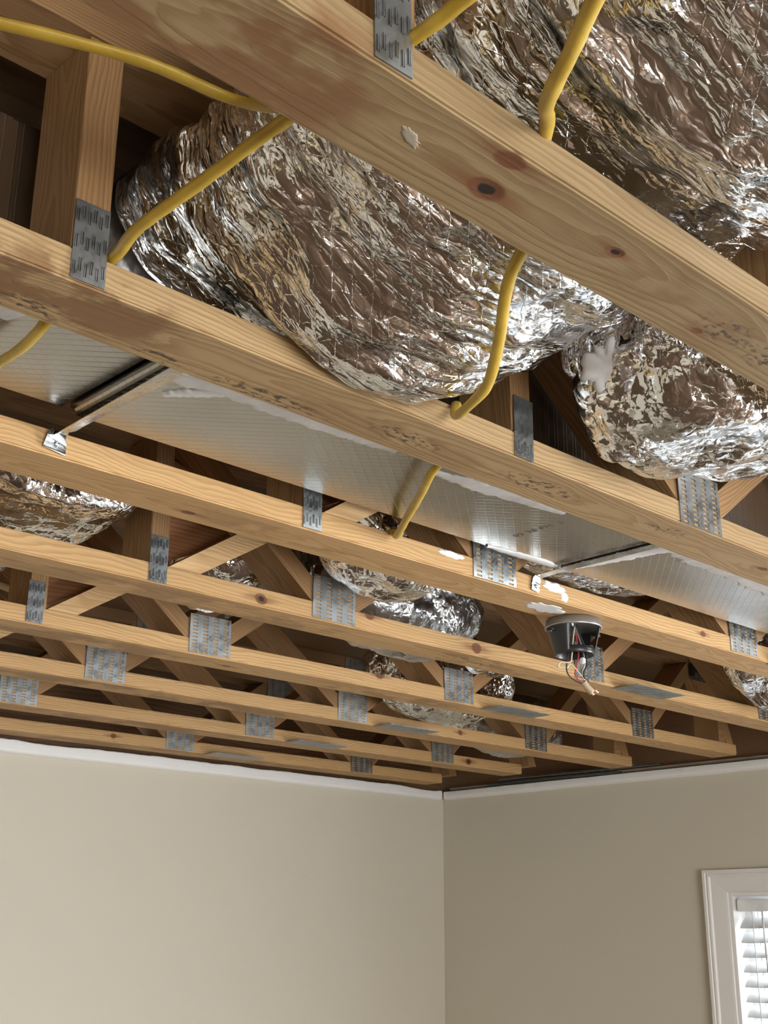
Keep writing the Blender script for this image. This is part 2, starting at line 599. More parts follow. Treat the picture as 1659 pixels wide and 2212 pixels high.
I = [(y1w, z0w), (y1w, z1w), (y0w, z1w), (y0w, z0w)]
O = [(y1w + CWD, z0w - CWD), (y1w + CWD, z1w + 0.072), (y0w - CWD, z1w + 0.072), (y0w - CWD, z0w - CWD)]
casing('casing', (I[0], I[1]), (O[0], O[1]), M_casing)
casing('casing', (I[1], I[2]), (O[1], O[2]), M_casing)
casing('casing', (I[2], I[3]), (O[2], O[3]), M_casing)
casing('casing', (I[3], I[0]), (O[3], O[0]), M_casing)
bm = bmesh.new()
for (a0, a1, b0, b1) in ((y0w + 0.0005, y0w + 0.012, z0w, z1w - 0.0005), (y1w - 0.012, y1w - 0.0005, z0w, z1w - 0.0005), (y0w + 0.012, y1w - 0.012, z1w - 0.012, z1w - 0.0005), (y0w + 0.012, y1w - 0.012, z0w + 0.0005, z0w + 0.015)):
    box(bm, XW + 0.0005, XW + 0.115, a0, a1, b0, b1)
loc_obj('jamb', bm, M_casing, win)
bm = bmesh.new()
for (a0, a1, b0, b1) in ((y0w + 0.012, y0w + 0.05, z0w + 0.02, z1w - 0.012), (y1w - 0.05, y1w - 0.012, z0w + 0.02, z1w - 0.012), (y0w + 0.05, y1w - 0.05, z1w - 0.05, z1w - 0.012), (y0w + 0.05, y1w - 0.05, z0w + 0.02, z0w + 0.06)):
    box(bm, XW + 0.075, XW + 0.11, a0, a1, b0, b1)
loc_obj('sash', bm, M_white, win)
bm = bmesh.new()
box(bm, XW + 0.088, XW + 0.092, y0w + 0.05, y1w - 0.05, z0w + 0.06, z1w - 0.05)
loc_obj('pane', bm, M_glass, win)

blind = empty('window_blind', (XW + 0.04, (y0w + y1w) / 2, z0w + 0.02))
tag(blind, 'white slatted blind hanging inside the window casing', 'blind')
bm = bmesh.new()
box(bm, XW + 0.012, XW + 0.055, y0w + 0.02, y1w - 0.02, z1w - 0.062, z1w - 0.022)
bevel(bm, 0.003, 2)
loc_obj('headrail', bm, M_blind, blind)
bm = bmesh.new()
n = 8
vr = []
for s in (0, 1):
    for k in range(n + 1):
        u = k / n - 0.5
        vr.append([bm.verts.new((u * 0.052, (-1 if s == 0 else 1) * (y1w - y0w - 0.05) / 2, 0.004 * (0.25 - u * u) * 4 + t)) for t in (0, 0.0022)])
for k in range(n):
    a, b_, c, d = vr[k], vr[k + 1], vr[n + 1 + k], vr[n + 2 + k]
    bm.faces.new((a[0], b_[0], d[0], c[0]))
    bm.faces.new((a[1], c[1], d[1], b_[1]))
slat = new_obj('slat', bm, M_blind, blind, True)
slat.location = (0, 0, 0)
zz = z1w - 0.098
first = True
while zz > z0w + 0.05:
    o = slat if first else share('slat', slat.data, blind)
    o.location = (-0.006, 0, zz - blind.location.z)
    o.rotation_euler = (0, math.radians(-40), 0)
    first = False
    zz -= 0.0455
for yy in (y1w - 0.075, y1w - 0.45, y0w + 0.075):
    bm = bmesh.new()
    tube(bm, [(XW + 0.012, yy, z1w - 0.06), (XW + 0.011, yy, 1.5), (XW + 0.012, yy, z0w + 0.05)], 0.0016, seg=6, n=3)
    loc_obj('cord', bm, M_blind, blind)
bm = bmesh.new()
tube(bm, [(XW + 0.006, y1w - 0.115, z1w - 0.062), (XW + 0.004, y1w - 0.118, 1.7), (XW + 0.006, y1w - 0.112, 1.35)], 0.0035, seg=8, n=3)
loc_obj('tilt_wand', bm, M_blind, blind)


# plain openings of the unseen windows get a casing frame of their own
def plain_window(name, axis, c, inward, s0, s1, z0, z1):
    b = bmesh.new()
    for (a0, a1, b0, b1) in ((s0 - 0.08, s0, z0 - 0.08, z1 + 0.08), (s1, s1 + 0.08, z0 - 0.08, z1 + 0.08), (s0, s1, z1, z1 + 0.08), (s0, s1, z0 - 0.08, z0), ((s0 + s1) / 2 - 0.02, (s0 + s1) / 2 + 0.02, z0, z1), (s0, s1, (z0 + z1) / 2 - 0.02, (z0 + z1) / 2 + 0.02)):
        q = sorted((c + inward * 0.0005, c + inward * 0.02))
        if axis == 'x':
            box(b, q[0], q[1], a0, a1, b0, b1)
        else:
            box(b, a0, a1, q[0], q[1], b0, b1)
    return struct(new_obj(name, b, M_casing))


plain_window('window_2', 'x', XW, -1, -1.5, 0.0, 0.8, 2.1)
plain_window('window_3', 'y', YF, 1, -1.0, 1.6, 0.55, 2.25)


# ------------------------------------------------------------------ truss parts (local: x along the truss, y from the near face, z from the underside)
def plate_mesh(name, wd, ht, cols, rows, sw, sh, stagger, mats, lip):
    """punched connector plate in the xz plane, front towards -y; slots open onto backing faces in the second material"""
    b = bmesh.new()
    th = 0.0016
    us, vs_ = {0.0, wd}, {0.0, ht}
    slots = []
    for c in range(cols):
        for r in range(rows):
            u = wd * (c + 0.5) / cols - sw / 2
            v = ht * (r + 0.5) / rows - sh / 2 + (stagger if c % 2 else -stagger)
            v = min(max(v, 0.0015), ht - sh - 0.0015)
            slots.append((u, u + sw, v, v + sh))
            us |= {u, u + sw}
            vs_ |= {v, v + sh}
    us = sorted(us)
    vs_ = sorted(vs_)
    vt = {}

    def V(u, y, v):
        k = (round(u, 6), y, round(v, 6))
        if k not in vt:
            vt[k] = b.verts.new((u - wd / 2, y, v))
        return vt[k]
    for i in range(len(us) - 1):
        for j in range(len(vs_) - 1):
            uc, vc = (us[i] + us[i + 1]) / 2, (vs_[j] + vs_[j + 1]) / 2
            if any(s[0] < uc < s[1] and s[2] < vc < s[3] for s in slots):
                continue
            b.faces.new((V(us[i], -th, vs_[j]), V(us[i + 1], -th, vs_[j]), V(us[i + 1], -th, vs_[j + 1]), V(us[i], -th, vs_[j + 1])))
    bmesh.ops.dissolve_limit(b, angle_limit=0.001, verts=b.verts, edges=b.edges)
    # rim
    c4 = [(0, 0), (wd, 0), (wd, ht), (0, ht)]
    for k in range(4):
        (ua, va), (ub, vb) = c4[k], c4[(k + 1) % 4]
        b.faces.new([b.verts.new((u - wd / 2, y, v)) for u, y, v in ((ua, -th, va), (ub, -th, vb), (ub, 0, vb), (ua, 0, va))])
    for (u0, u1, v0, v1) in slots:
        q = [(u0, v0), (u1, v0), (u1, v1), (u0, v1)]
        for k in range(4):
            (ua, va), (ub, vb) = q[k], q[(k + 1) % 4]
            b.faces.new([b.verts.new((u - wd / 2, y, v)) for u, y, v in ((ua, -th, va), (ub, -th, vb), (ub, -0.0001, vb), (ua, -0.0001, va))])
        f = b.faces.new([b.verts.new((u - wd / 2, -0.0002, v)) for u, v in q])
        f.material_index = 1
        if lip:
            # bent tooth root standing proud beside the slot
            box(b, u0 - wd / 2 - 0.0006, u0 - wd / 2 + 0.0004, -th - 0.0011, -th, v0, v1)
    me = bpy.data.meshes.new(name)
    b.to_mesh(me)
    b.free()
    for mm in mats:
        me.materials.append(mm)
    return me


ME_NARROW = plate_mesh('gusset_plate', 0.036, 0.082, 6, 3, 0.0020, 0.0135, 0.0022, (M_galv, M_slot_shade), True)
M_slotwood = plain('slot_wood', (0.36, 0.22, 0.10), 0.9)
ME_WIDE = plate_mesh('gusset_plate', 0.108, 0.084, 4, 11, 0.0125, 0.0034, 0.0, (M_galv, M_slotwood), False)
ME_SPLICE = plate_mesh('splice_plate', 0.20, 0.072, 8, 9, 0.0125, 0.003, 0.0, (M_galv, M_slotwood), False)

XA, XB, XC, XD, XE = 0.490, 1.108, 1.511, 2.303, 3.110
X0, X1 = -1.6, 3.635
ZT = TOPZ - H                    # underside of deck, local
ZU = ZT - CT                     # underside of top chord, local


def web(bm_, xa, za, xb, zb, y0=0.0015, y1=CW - 0.0015, half=0.0185):
    d = Vector((xb - xa, zb - za))
    d.normalize()
    nx, nz = -d.y * half, d.x * half
    lo, hi = CT + 0.0003, ZU - 0.0003

    def clip(px, pz, dx, dz, target):
        t = (target - pz) / dz
        return (px + dx * t, target)
    pts = []
    a = clip(xa + nx, za + nz, d.x, d.y, lo)
    b_ = clip(xa - nx, za - nz, d.x, d.y, lo)
    c = clip(xb - nx, zb - nz, d.x, d.y, hi)
    e = clip(xb + nx, zb + nz, d.x, d.y, hi)
    ang = math.atan2(d.y, d.x)
    ca, sa = math.cos(ang), math.sin(ang)
    loc = [((x - xa) * ca + (z - za) * sa, -(x - xa) * sa + (z - za) * ca) for x, z in (a, b_, c, e)]
    prism(bm_, loc, y0, y1)
    return (xa, 0, za), (0, -ang, 0)


def mesh_only(bm_, name, mat):
    me = bpy.data.meshes.new(name)
    bmesh.ops.recalc_face_normals(bm_, faces=bm_.faces)
    bm_.to_mesh(me)
    bm_.free()
    me.materials.append(mat)
    return me


ME_VERT = []
for xc in (XA, XB):
    b = bmesh.new()
    box(b, 0, ZU - CT - 0.0006, 0.0015, CW - 0.0015, -0.019, 0.019)
    bevel(b, 0.0012)
    ME_VERT.append((mesh_only(b, 'web', M_web), (xc, 0, CT + 0.0003), (0, -math.pi / 2, 0)))
ME_DIAG = []
APEX1, APEX2, APEX3 = 1.905, 2.706, 3.44
for (xa, xb) in ((XC - 0.030, XB + 0.065), (XC + 0.030, APEX1 - 0.027), (XD - 0.030, APEX1 + 0.027), (XD + 0.030, APEX2 - 0.027), (XE - 0.030, APEX2 + 0.027), (XE + 0.030, APEX3 - 0.027), (3.60, APEX3 + 0.06)):
    b = bmesh.new()
    lo_, ro_ = web(b, xa, 0.035, xb, ZU + 0.005)
    ME_DIAG.append((mesh_only(b, 'web', M_web), lo_, ro_))
# short brace beside the chase opening and the reddish board behind it
b = bmesh.new()
prism(b, [(1.130, CT + 0.0004), (1.196, CT + 0.0004), (1.352, 0.131), (1.345, 0.166), (1.330, 0.163)], 0.0015, 0.045)
ME_BRACE = mesh_only(b, 'brace', wood('pine_brace', (0.60, 0.40, 0.20), (0.40, 0.22, 0.085)))
b = bmesh.new()
prism(b, [(1.1285, CT + 0.012), (1.300, 0.128), (1.185, 0.245), (1.1285, 0.258)], 0.050, 0.075)
ME_BLOCK = mesh_only(b, 'blocking_board', M_webred)
b = bmesh.new()
box(b, X1 - 0.10, X1 - 0.062, 0.0015, CW - 0.0015, CT + 0.0003, ZU - 0.0003)
ME_END = mesh_only(b, 'web', M_web)

# local knots / stains / ink smudges for each bottom chord: (x, y, z ...)
KN = {0: [(0.636, 0.049, 0, 0.0175, True), (0.620, 0.010, 0.0, 0.0135, False), (0.787, 0.034, 0, 0.010, True), (0.963, 0.066, 0, 0.007, False), (1.5, 0.03, 0, 0.012, False)],
      1: [(0.30, 0.05, 0, 0.012, False), (1.75, 0.04, 0.0, 0.010, False)],
      2: [(0.93, 0.06, 0, 0.010, False), (2.15, 0.0, 0.02, 0.008, False)],
      3: [(1.329, 0.0, 0.015, 0.0125, True), (1.912, 0.0, 0.016, 0.014, False), (1.60, 0.0, 0.032, 0.010, False)],
      4: [(2.021, 0.0, 0.033, 0.011, False), (1.6, 0.05, 0, 0.01, False)],
      5: [(2.75, 0.0, 0.02, 0.009, False)],
      6: [(3.244, 0.0, 0.018, 0.014, True)],
      7: [(2.05, 0.0, 0.02, 0.010, False), (0.95, 0, 0.01, 0.008, False)]}
ST = {0: [(0.38, 0.055, 0, 0.13, 0.09, 0.03, 11, 0.92), (0.84, 0.04, 0, 0.07, 0.035, 0.02, 9, 0.35), (0.95, 0.06, 0, 0.09, 0.04, 0.02, 14, 0.3)],
      1: [(0.48, 0.035, 0, 0.14, 0.06, 0.03, 16, 0.8), (0.95, 0.06, 0, 0.20, 0.03, 0.02, 20, 0.35)],
      2: [(1.05, 0.05, 0, 0.2, 0.03, 0.02, 14, 0.4)],
      3: [(1.2, 0.06, 0, 0.4, 0.05, 0.02, 12, 0.45), (2.0, 0.05, 0, 0.25, 0.05, 0.02, 12, 0.4)],
      4: [(1.25, 0.06, 0, 0.25, 0.05, 0.02, 10, 0.55), (2.1, 0.05, 0, 0.25, 0.05, 0.02, 12, 0.5)],
      5: [(1.7, 0.05, 0, 0.5, 0.05, 0.02, 10, 0.55)],
      6: [(1.9, 0.05, 0, 0.4, 0.05, 0.02, 10, 0.5)],
      7: [(2.2, 0.05, 0, 0.8, 0.05, 0.02, 10, 0.4)]}
MK = {0: [(0.985, 0.045, 0, 0.05, 0.022, 0.02, 130), (1.07, 0.05, 0, 0.06, 0.02, 0.02, 150)],
      1: [(0.47, 0.07, 0, 0.06, 0.02, 0.02, 90), (0.62, 0.075, 0, 0.035, 0.012, 0.02, 120), (0.76, 0.075, 0, 0.10, 0.018, 0.02, 140), (0.95, 0.05, 0, 0.07, 0.02, 0.02, 160), (1.20, 0.045, 0, 0.10, 0.022, 0.02, 130), (1.47, 0.035, 0, 0.06, 0.016, 0.02, 150)],
      3: [(1.95, 0.045, 0, 0.12, 0.02, 0.02, 110)]}
TR_LABEL = ['nearest and largest floor truss, with a knot hole in its chord',
            'second floor truss from the viewer, black-smudged chord below the big foil bulge',
            'third floor truss from the viewer, carrying the round electrical box',
            'fourth floor truss from the viewer, behind the round electrical box',
            'fifth floor truss from the viewer, counted up from the nearest',
            'sixth floor truss from the viewer, third from the back wall',
            'seventh floor truss from the viewer, second from the back wall',
            'farthest floor truss, hugging the white torn edge of the back wall']
trusses = []
for i, yt in enumerate(YS):
    tr = empty('floor_truss', (0, yt, H))
    tag(tr, TR_LABEL[i], 'truss', 'open web floor trusses')
    trusses.append(tr)
    sh = random.uniform(-0.04, 0.04)
    pl, pd = (PINE_L, PINE_D) if i > 1 else (((0.285, 0.198, 0.100), (0.185, 0.112, 0.046)) if i == 0 else ((0.385, 0.262, 0.131), (0.25, 0.144, 0.058)))
    lt = tuple(x * (1 + sh) for x in pl)
    dk = tuple(x * (1 + sh) for x in pd)
    mat = wood('pine_chord_%d' % (i + 1), lt, dk, KN.get(i, ()), ST.get(i, ()), MK.get(i, ()), 0.06, 24 + 3 * (i % 3), i * 0.37)
    b = bmesh.new()
    box(b, X0, X1 - (0.10 if i >= 6 else 0), 0, CW, 0, CT)
    bevel(b, 0.0022, 2)
    new_obj('bottom_chord', b, mat, tr)
    b = bmesh.new()
    box(b, X0, XW + 0.05, 0, CW, ZU, ZT)
    new_obj('top_chord', b, M_top, tr)
    for me, lo_, ro_ in ME_VERT + ME_DIAG:
        share('web', me, tr, lo_, ro_)
    if i < 6:
        share('web', ME_END, tr)
    if i >= 2:
        share('brace', ME_BRACE, tr)
        share('blocking_board', ME_BLOCK, tr)
    for xc in (XA, XB):
        share('gusset_plate', ME_NARROW, tr, (xc - 0.003 + random.uniform(-.003, .003), -0.0002, 0.001 + random.uniform(0, .003)), (0, random.uniform(-.03, .03), 0))
    for xc in (XC, XD, XE):
        share('gusset_plate', ME_WIDE, tr, (xc + random.uniform(-.006, .006), -0.0002, 0.001 + random.uniform(0, .003)), (0, random.uniform(-.02, .02), 0))
    for xc in (APEX1, APEX2, APEX3):
        share('gusset_plate', ME_WIDE, tr, (xc, -0.0002, ZT - 0.088))
    if i >= 2:
        share('splice_plate', ME_SPLICE, tr, (2.505 + random.uniform(-.012, .012), 0.0095, -0.0002), (math.radians(90), 0, 0))


# ------------------------------------------------------------------ crumpled foil bodies
def vor(p):
    return noise.voronoi(p)[0]


def facet(p, amp):
    # flat facets: blend of randomly tilted planes around the nearest crease points
    d, pts = noise.voronoi(p)
    num = den = 0.0
    for dd, s_ in zip(d, pts):
        wgt = 1.0 / (dd + 0.02) ** 7
        g = noise.cell_vector(s_ * 7.31 + Vector((3.3, 1.7, 5.9)))
        num += wgt * (g.dot(p - s_) * 0.9 + 0.5 * (noise.cell(s_ * 5.77)))
        den += wgt
    return amp * num / den


def crumple(p, seed, a_fold, a_cr, fdir, pleat=0.0):
    q = Vector((p.x + seed, p.y + seed * 0.37, p.z - seed))
    w = Vector((noise.noise(q * 7), noise.noise(q * 7 + Vector((5, 1, 2))), noise.noise(q * 7 + Vector((1, 8, 3))))) * 0.02
    qs = Vector(((q.x + w.x) * fdir[0], (q.y + w.y) * fdir[1], (q.z + w.z) * fdir[2]))
    h = facet(qs * 9, a_fold * 1.6) + facet((q + w * 1.3) * 26, a_cr * 1.6)
    if pleat:
        # long hanging pleats that follow the girth
        u = q.y + 0.05 * noise.noise(q * 3.1) + 0.012 * noise.noise(q * 11)
        for fr, am in ((17.0, 1.0), (41.0, 0.45)):
            t_ = (u * fr + 2 * noise.noise(Vector((q.x * 2, 0, q.z * 2)))) % 1.0
            h += pleat * am * (abs(t_ - 0.5) * 2 - 0.5) * (0.55 + 0.6 * noise.noise(q * 5 + Vector((fr, 0, 0))))
    return h


def bag(name, cen, rad, mat, seed, nu=150, nv=110, e=2.5, rot=(0, 0, 0), a_fold=0.014, a_cr=0.004, fdir=(1, 1, 1), shape=None, parent=None, zmax=None, ylim=None):
    """closed crumpled lump (superellipsoid) centred at cen; local mesh, origin at its centre"""
    b = bmesh.new()
    R = Matrix.Rotation(rot[2], 3, 'Z') @ Matrix.Rotation(rot[1], 3, 'Y') @ Matrix.Rotation(rot[0], 3, 'X')
    C = Vector(cen)

    def sp(v):
        return math.copysign(abs(v) ** (2 / e), v)
    rows = []
    for i in range(nv + 1):
        ph = -math.pi / 2 + math.pi * i / nv
        row = []
        for j in range(nu):
            th = 2 * math.pi * j / nu
            d = Vector((math.cos(ph) * math.cos(th), math.cos(ph) * math.sin(th), math.sin(ph)))
            # even angular spread, radius from the superellipsoid
            k = (abs(d.x / rad[0]) ** e + abs(d.y / rad[1]) ** e + abs(d.z / rad[2]) ** e) ** (-1 / e)
            p = d * k
            if shape:
                p = shape(p)
            p = R @ p
            nd = (R @ Vector((p.x / rad[0] ** 2, p.y / rad[1] ** 2, p.z / rad[2] ** 2))).normalized()
            p = p + nd * crumple(p + C, seed, a_fold, a_cr, fdir)
            if zmax is not None:
                p.z = min(p.z, zmax - C.z)
            if ylim:
                p.y = min(max(p.y, ylim[0] - C.y), ylim[1] - C.y)
            row.append(p)
        rows.append(row)
    V = []
    for i, row in enumerate(rows):
        if i in (0, nv):
            V.append([b.verts.new(row[0])])
        else:
            V.append([b.verts.new(p) for p in row])
    for i in range(nv):
        a, c = V[i], V[i + 1]
        for j in range(nu):
            k = (j + 1) % nu
            if len(a) == 1:
                b.faces.new((a[0], c[k], c[j]))
            elif len(c) == 1:
                b.faces.new((a[j], a[k], c[0]))
            else:
                b.faces.new((a[j], a[k], c[k], c[j]))
    o = new_obj(name, b, mat, parent, True)
    o.location = cen
    return o


def foil_duct(name, stations, mat, seed, nu=190, step=0.0042, a_fold=0.008, a_cr=0.0032, fdir=(0.8, 1.5, 1.0), pleat=0.009, ztop=TOPZ - 0.012, xlim=None):
    """wrapped duct running along y: stations (y, x centre, half width, z bottom, z mid, exponent)"""
    b = bmesh.new()
    ys_ = [s[0] for s in stations]
    n = int((ys_[-1] - ys_[0]) / step)
    rows = []
    for i in range(n + 1):
        y = ys_[0] + (ys_[-1] - ys_[0]) * i / n
        k = max(j for j in range(len(ys_)) if ys_[j] <= y + 1e-9)
        k = min(k, len(ys_) - 2)
        t = (y - ys_[k]) / (ys_[k + 1] - ys_[k])
        t = t * t * (3 - 2 * t)
        xc, hw, zb, zm, e = [stations[k][q] * (1 - t) + stations[k + 1][q] * t for q in range(1, 6)]
        row = []
        for j in range(nu):
            a = 2 * math.pi * j / nu
            ca, sa = math.cos(a), math.sin(a)
            hh = (ztop - zm) if sa > 0 else (zm - zb)
            r = (abs(ca / hw) ** e + abs(sa / hh) ** e) ** (-1 / e)
            p = Vector((xc + ca * r, y, zm + sa * r))
            nd = Vector((ca / hw ** 2, 0, sa / hh ** 2)).normalized()
            dz = crumple(p, seed, a_fold, a_cr, fdir, pleat)
            p = p + nd * dz
            p.z = min(p.z, ztop)
            if xlim:
                p.x = min(max(p.x, xlim[0]), xlim[1])
            for yt in YS:
                if yt - 0.004 < y < yt + CW + 0.004:
                    p.z = max(p.z, H + CT + 0.014)
            row.append(b.verts.new(p))
        rows.append(row)
    for a, c in zip(rows, rows[1:]):
        for j in range(nu):
            b.faces.new((a[j], a[(j + 1) % nu], c[(j + 1) % nu], c[j]))
    b.faces.new(rows[0])
    b.faces.new(rows[-1])
    return new_obj(name, b, mat, None, True)


o = foil_duct('foil_wrapped_duct', [(-0.30, 0.82, 0.27, 2.46, 2.60, 2.2), (0.10, 0.80, 0.275, 2.43, 2.60, 2.2), (0.42, 0.80, 0.275, 2.425, 2.60, 2.2), (0.50, 0.81, 0.27, 2.462, 2.60, 2.2),
                             (0.60, 0.815, 0.265, 2.464, 2.60, 2.2), (0.74, 0.82, 0.262, 2.430, 2.60, 1.9), (0.855, 0.825, 0.258, 2.396, 2.60, 1.75), (0.893, 0.825, 0.258, 2.408, 2.60, 1.75), (0.915, 0.82, 0.255, 2.462, 2.60, 2.0), (1.012, 0.82, 0.24, 2.475, 2.60, 2.2)],
              M_foil_fold, 3.1, xlim=(0.535, 1.086))
tag(o, 'huge crumpled silver foil duct bulging down between the two nearest trusses', 'duct')


def droop(p):
    # lower edge gathers to the near left, the right end climbs away
    k = max(0.0, min(1.0, (p.x + 0.30) / 0.62))
    if p.z < 0:
        p.z += 0.17 * k * k - 0.03 * (1 - k) ** 2
    return p


o = bag('foil_wrapped_bundle', (1.415, 0.752, 2.560), (0.315, 0.142, 0.145), M_foil, 8.3, 200, 150, 3.4, (0, 0, 0), 0.011, 0.0045, (1.2, 0.8, 1.2), droop, zmax=TOPZ - 0.01, ylim=(0.600, 0.900))
tag(o, 'crumpled silver foil bundle with a white sealant patch, right of the huge foil bulge', 'insulation')
patch_parent = o

o = foil_duct('foil_wrapped_duct', [(1.63, 0.85, 0.17, 2.475, 2.525, 2.2), (1.72, 0.85, 0.20, 2.47, 2.525, 2.1), (1.83, 0.85, 0.20, 2.468, 2.525, 2.1), (2.10, 0.85, 0.19, 2.475, 2.525, 2.1)], M_foil, 17.7, nu=130, step=0.005, xlim=(0.60, 1.075), ztop=2.565)
tag(o, 'crumpled foil duct at the left edge, seen under the third truss', 'duct')

SMALL = [
    ((1.530, 1.590, 2.565), (0.135, 0.108, 0.118), 21.3, M_foil, (1.418, 1.700), 'shiny foil bulge dipping over the top of a square plate on the fourth truss'),
    ((1.46, 1.965, 2.585), (0.165, 0.135, 0.115), 25.1, M_foil, (1.815, 2.115), 'foil bundle seen through the triangular web opening of the fourth truss'),
    ((1.93, 1.965, 2.580), (0.21, 0.135, 0.120), 29.9, M_foil_dull, (1.815, 2.115), 'dull brownish foil bundle left of the round electrical box, behind the fourth truss'),
    ((2.37, 2.065, 2.505), (0.100, 0.040, 0.026), 33.3, M_foil, (1.99, 2.118), 'small scrap of bright foil hanging over a square plate on the fifth truss'),
    ((2.52, 2.39, 2.545), (0.27, 0.125, 0.120), 37.7, M_foil, (2.228, 2.526), 'foil bulge hanging between the fifth and sixth trusses near the middle'),
    ((3.00, 1.595, 2.550), (0.255, 0.105, 0.135), 41.2, M_foil, (1.412, 1.702), 'rounded foil bulge at the right edge, in front of the fourth truss'),
    ((3.30, 2.80, 2.545), (0.235, 0.125, 0.100), 45.9, M_foil_dull, (2.636, 2.944), 'foil bundle between the sixth and seventh trusses, near the wall corner'),
    ((2.02, 1.50, 2.615), (0.28, 0.075, 0.070), 49.4, M_foil, (1.412, 1.60), 'strip of crumpled foil showing above the third truss, right of the rear hanger strap'),
]
for cen, rad, sd, mt, yl, lab in SMALL:
    o = bag('foil_wrapped_bundle', cen, rad, mt, sd, 110, 80, 2.4, (0, 0, 0), 0.012, 0.004, (1, 0.8, 1), zmax=TOPZ - 0.01, ylim=yl)
    tag(o, lab, 'insulation', 'foil bundles stuffed between the trusses')

# white sealant patch smeared on the right-hand foil bundle
def blob(name, cen, nrm, xdir, rx, ry, th, mat, parent, seed, n=48, rough=0.35):
    b = bmesh.new()
    N = Vector(nrm).normalized()
    X = Vector(xdir)
    X = (X - N * X.dot(N)).normalized()
    Yv = N.cross(X)
    C = Vector(cen)
    rings = []
    for k, (s, h) in enumerate(((1.0, -0.6), (1.0, 0.15), (0.86, 0.7), (0.55, 1.0), (0.25, 0.9))):
        ring = []
        for j in range(n):
            a = 2 * math.pi * j / n
            rr = 1 + rough * noise.noise(Vector((math.cos(a) * 2.2 + seed, math.sin(a) * 2.2, seed))) + rough * 0.8 * noise.noise(Vector((math.cos(a) * 7 + seed, math.sin(a) * 7, 2)))
            q = X * math.cos(a) * rx * s * rr + Yv * math.sin(a) * ry * s * rr
            hz = h * th * (1 + 0.5 * noise.noise((q + C) * 90))
            ring.append(b.verts.new(C + q + N * hz))
        rings.append(ring)
    for a, c in zip(rings, rings[1:]):
        for j in range(n):
            b.faces.new((a[j], a[(j + 1) % n], c[(j + 1) % n], c[j]))
    b.faces.new(rings[0])
    b.faces.new(rings[-1])
    o = new_obj(name, b, mat, parent, True)
    if parent:
        o.matrix_parent_inverse = Matrix.Translation(-Vector(parent.location))
    return o


# ------------------------------------------------------------------ duct-board trunk with hanger straps
DZ = H + 0.041
duct = empty('duct_trunk', (1.3, 1.14, DZ))
tag(duct, 'long flat foil-faced duct running between the second and third trusses', 'duct')
secs = [(-1.55, 0.672, 0.006), (0.676, 1.622, 0.0), (1.626, 3.60, 0.002)]
for x0, x1, dz in secs:
    b = bmesh.new()
    box(b, x0, x1, 1.022, 1.272, DZ + dz, DZ + 0.19)
    bevel(b, 0.008, 3)
    o = new_obj('duct_section', b, M_duct, duct, False)
    o.matrix_parent_inverse = Matrix.Translation(-Vector(duct.location))


def mastic_strip(pts, wds, seed, z=None):
    """ragged smear of mastic on the underside of the duct; pts (x, y), wds half widths"""
    z = DZ if z is None else z
    b = bmesh.new()
    P = catmull([(x, y, 0) for x, y in pts], 14)
    W = catmull([(w, 0, 0) for w in wds], 14)
    rows = []
    for i, p in enumerate(P):
        d = (P[min(i + 1, len(P) - 1)] - P[max(i - 1, 0)]).normalized()
        s = Vector((-d.y, d.x, 0))
        wl = W[i].x * (1 + 0.35 * noise.noise(Vector((i * 0.35, seed, 0))) + 0.25 * noise.noise(Vector((i * 1.3, seed, 4))))
        wr = W[i].x * (1 + 0.35 * noise.noise(Vector((i * 0.35, seed, 9))) + 0.35 * noise.noise(Vector((i * 1.3, seed, 14))))
        row = []
        for k, h in ((-1, -0.0004), (-0.85, 0.0016), (-0.3, 0.0026), (0.3, 0.0022), (0.8, 0.0014), (1, -0.0004)):
            w = wl if k < 0 else wr
            hh = h * (1 + 0.5 * noise.noise(Vector((p.x * 60, p.y * 60 + k, seed))))
            q = p + s * k * w
            row.append(b.verts.new((q.x, min(max(q.y, 1.024), 1.27), z - hh)))
        row.append(b.verts.new((p.x, min(max(p.y, 1.03), 1.265), z + 0.002)))
        rows.append(row)
    for a, c in zip(rows, rows[1:]):
        m_ = len(a)
        for j in range(m_):
            b.faces.new((a[j], a[(j + 1) % m_], c[(j + 1) % m_], c[j]))
    o = new_obj('mastic', b, M_mastic, duct, True)
    o.matrix_parent_inverse = Matrix.Translation(-Vector(duct.location))
    o['label'] = 'white mastic smear'


mastic_strip([(0.70, 1.090), (0.78, 1.072), (0.88, 1.072), (0.97, 1.068), (1.045, 1.072)], [0.016, 0.022, 0.022, 0.020, 0.008], 1.0)
mastic_strip([(0.725, 1.135), (0.745, 1.11), (0.775, 1.083)], [0.006, 0.012, 0.010], 2.0)
mastic_strip([(1.13, 1.090), (1.22, 1.085), (1.31, 1.078), (1.40, 1.074)], [0.006, 0.018, 0.016, 0.006], 3.0)
mastic_strip([(1.44, 1.264), (1.50, 1.262), (1.57, 1.258), (1.612, 1.262)], [0.004, 0.010, 0.012, 0.008], 4.0)
mastic_strip([(1.640, 1.262), (1.648, 1.21), (1.656, 1.14), (1.665, 1.06)], [0.009, 0.017, 0.022, 0.022], 5.0, DZ + 0.002)
mastic_strip([(1.67, 1.062), (1.76, 1.066), (1.88, 1.072), (2.02, 1.076), (2.2, 1.080), (2.45, 1.08)], [0.02, 0.030, 0.026, 0.032, 0.036, 0.03], 6.0, DZ + 0.002)
mastic_strip([(0.40, 1.066), (0.46, 1.075), (0.512, 1.090)], [0.03, 0.035, 0.02], 7.0, DZ + 0.006)

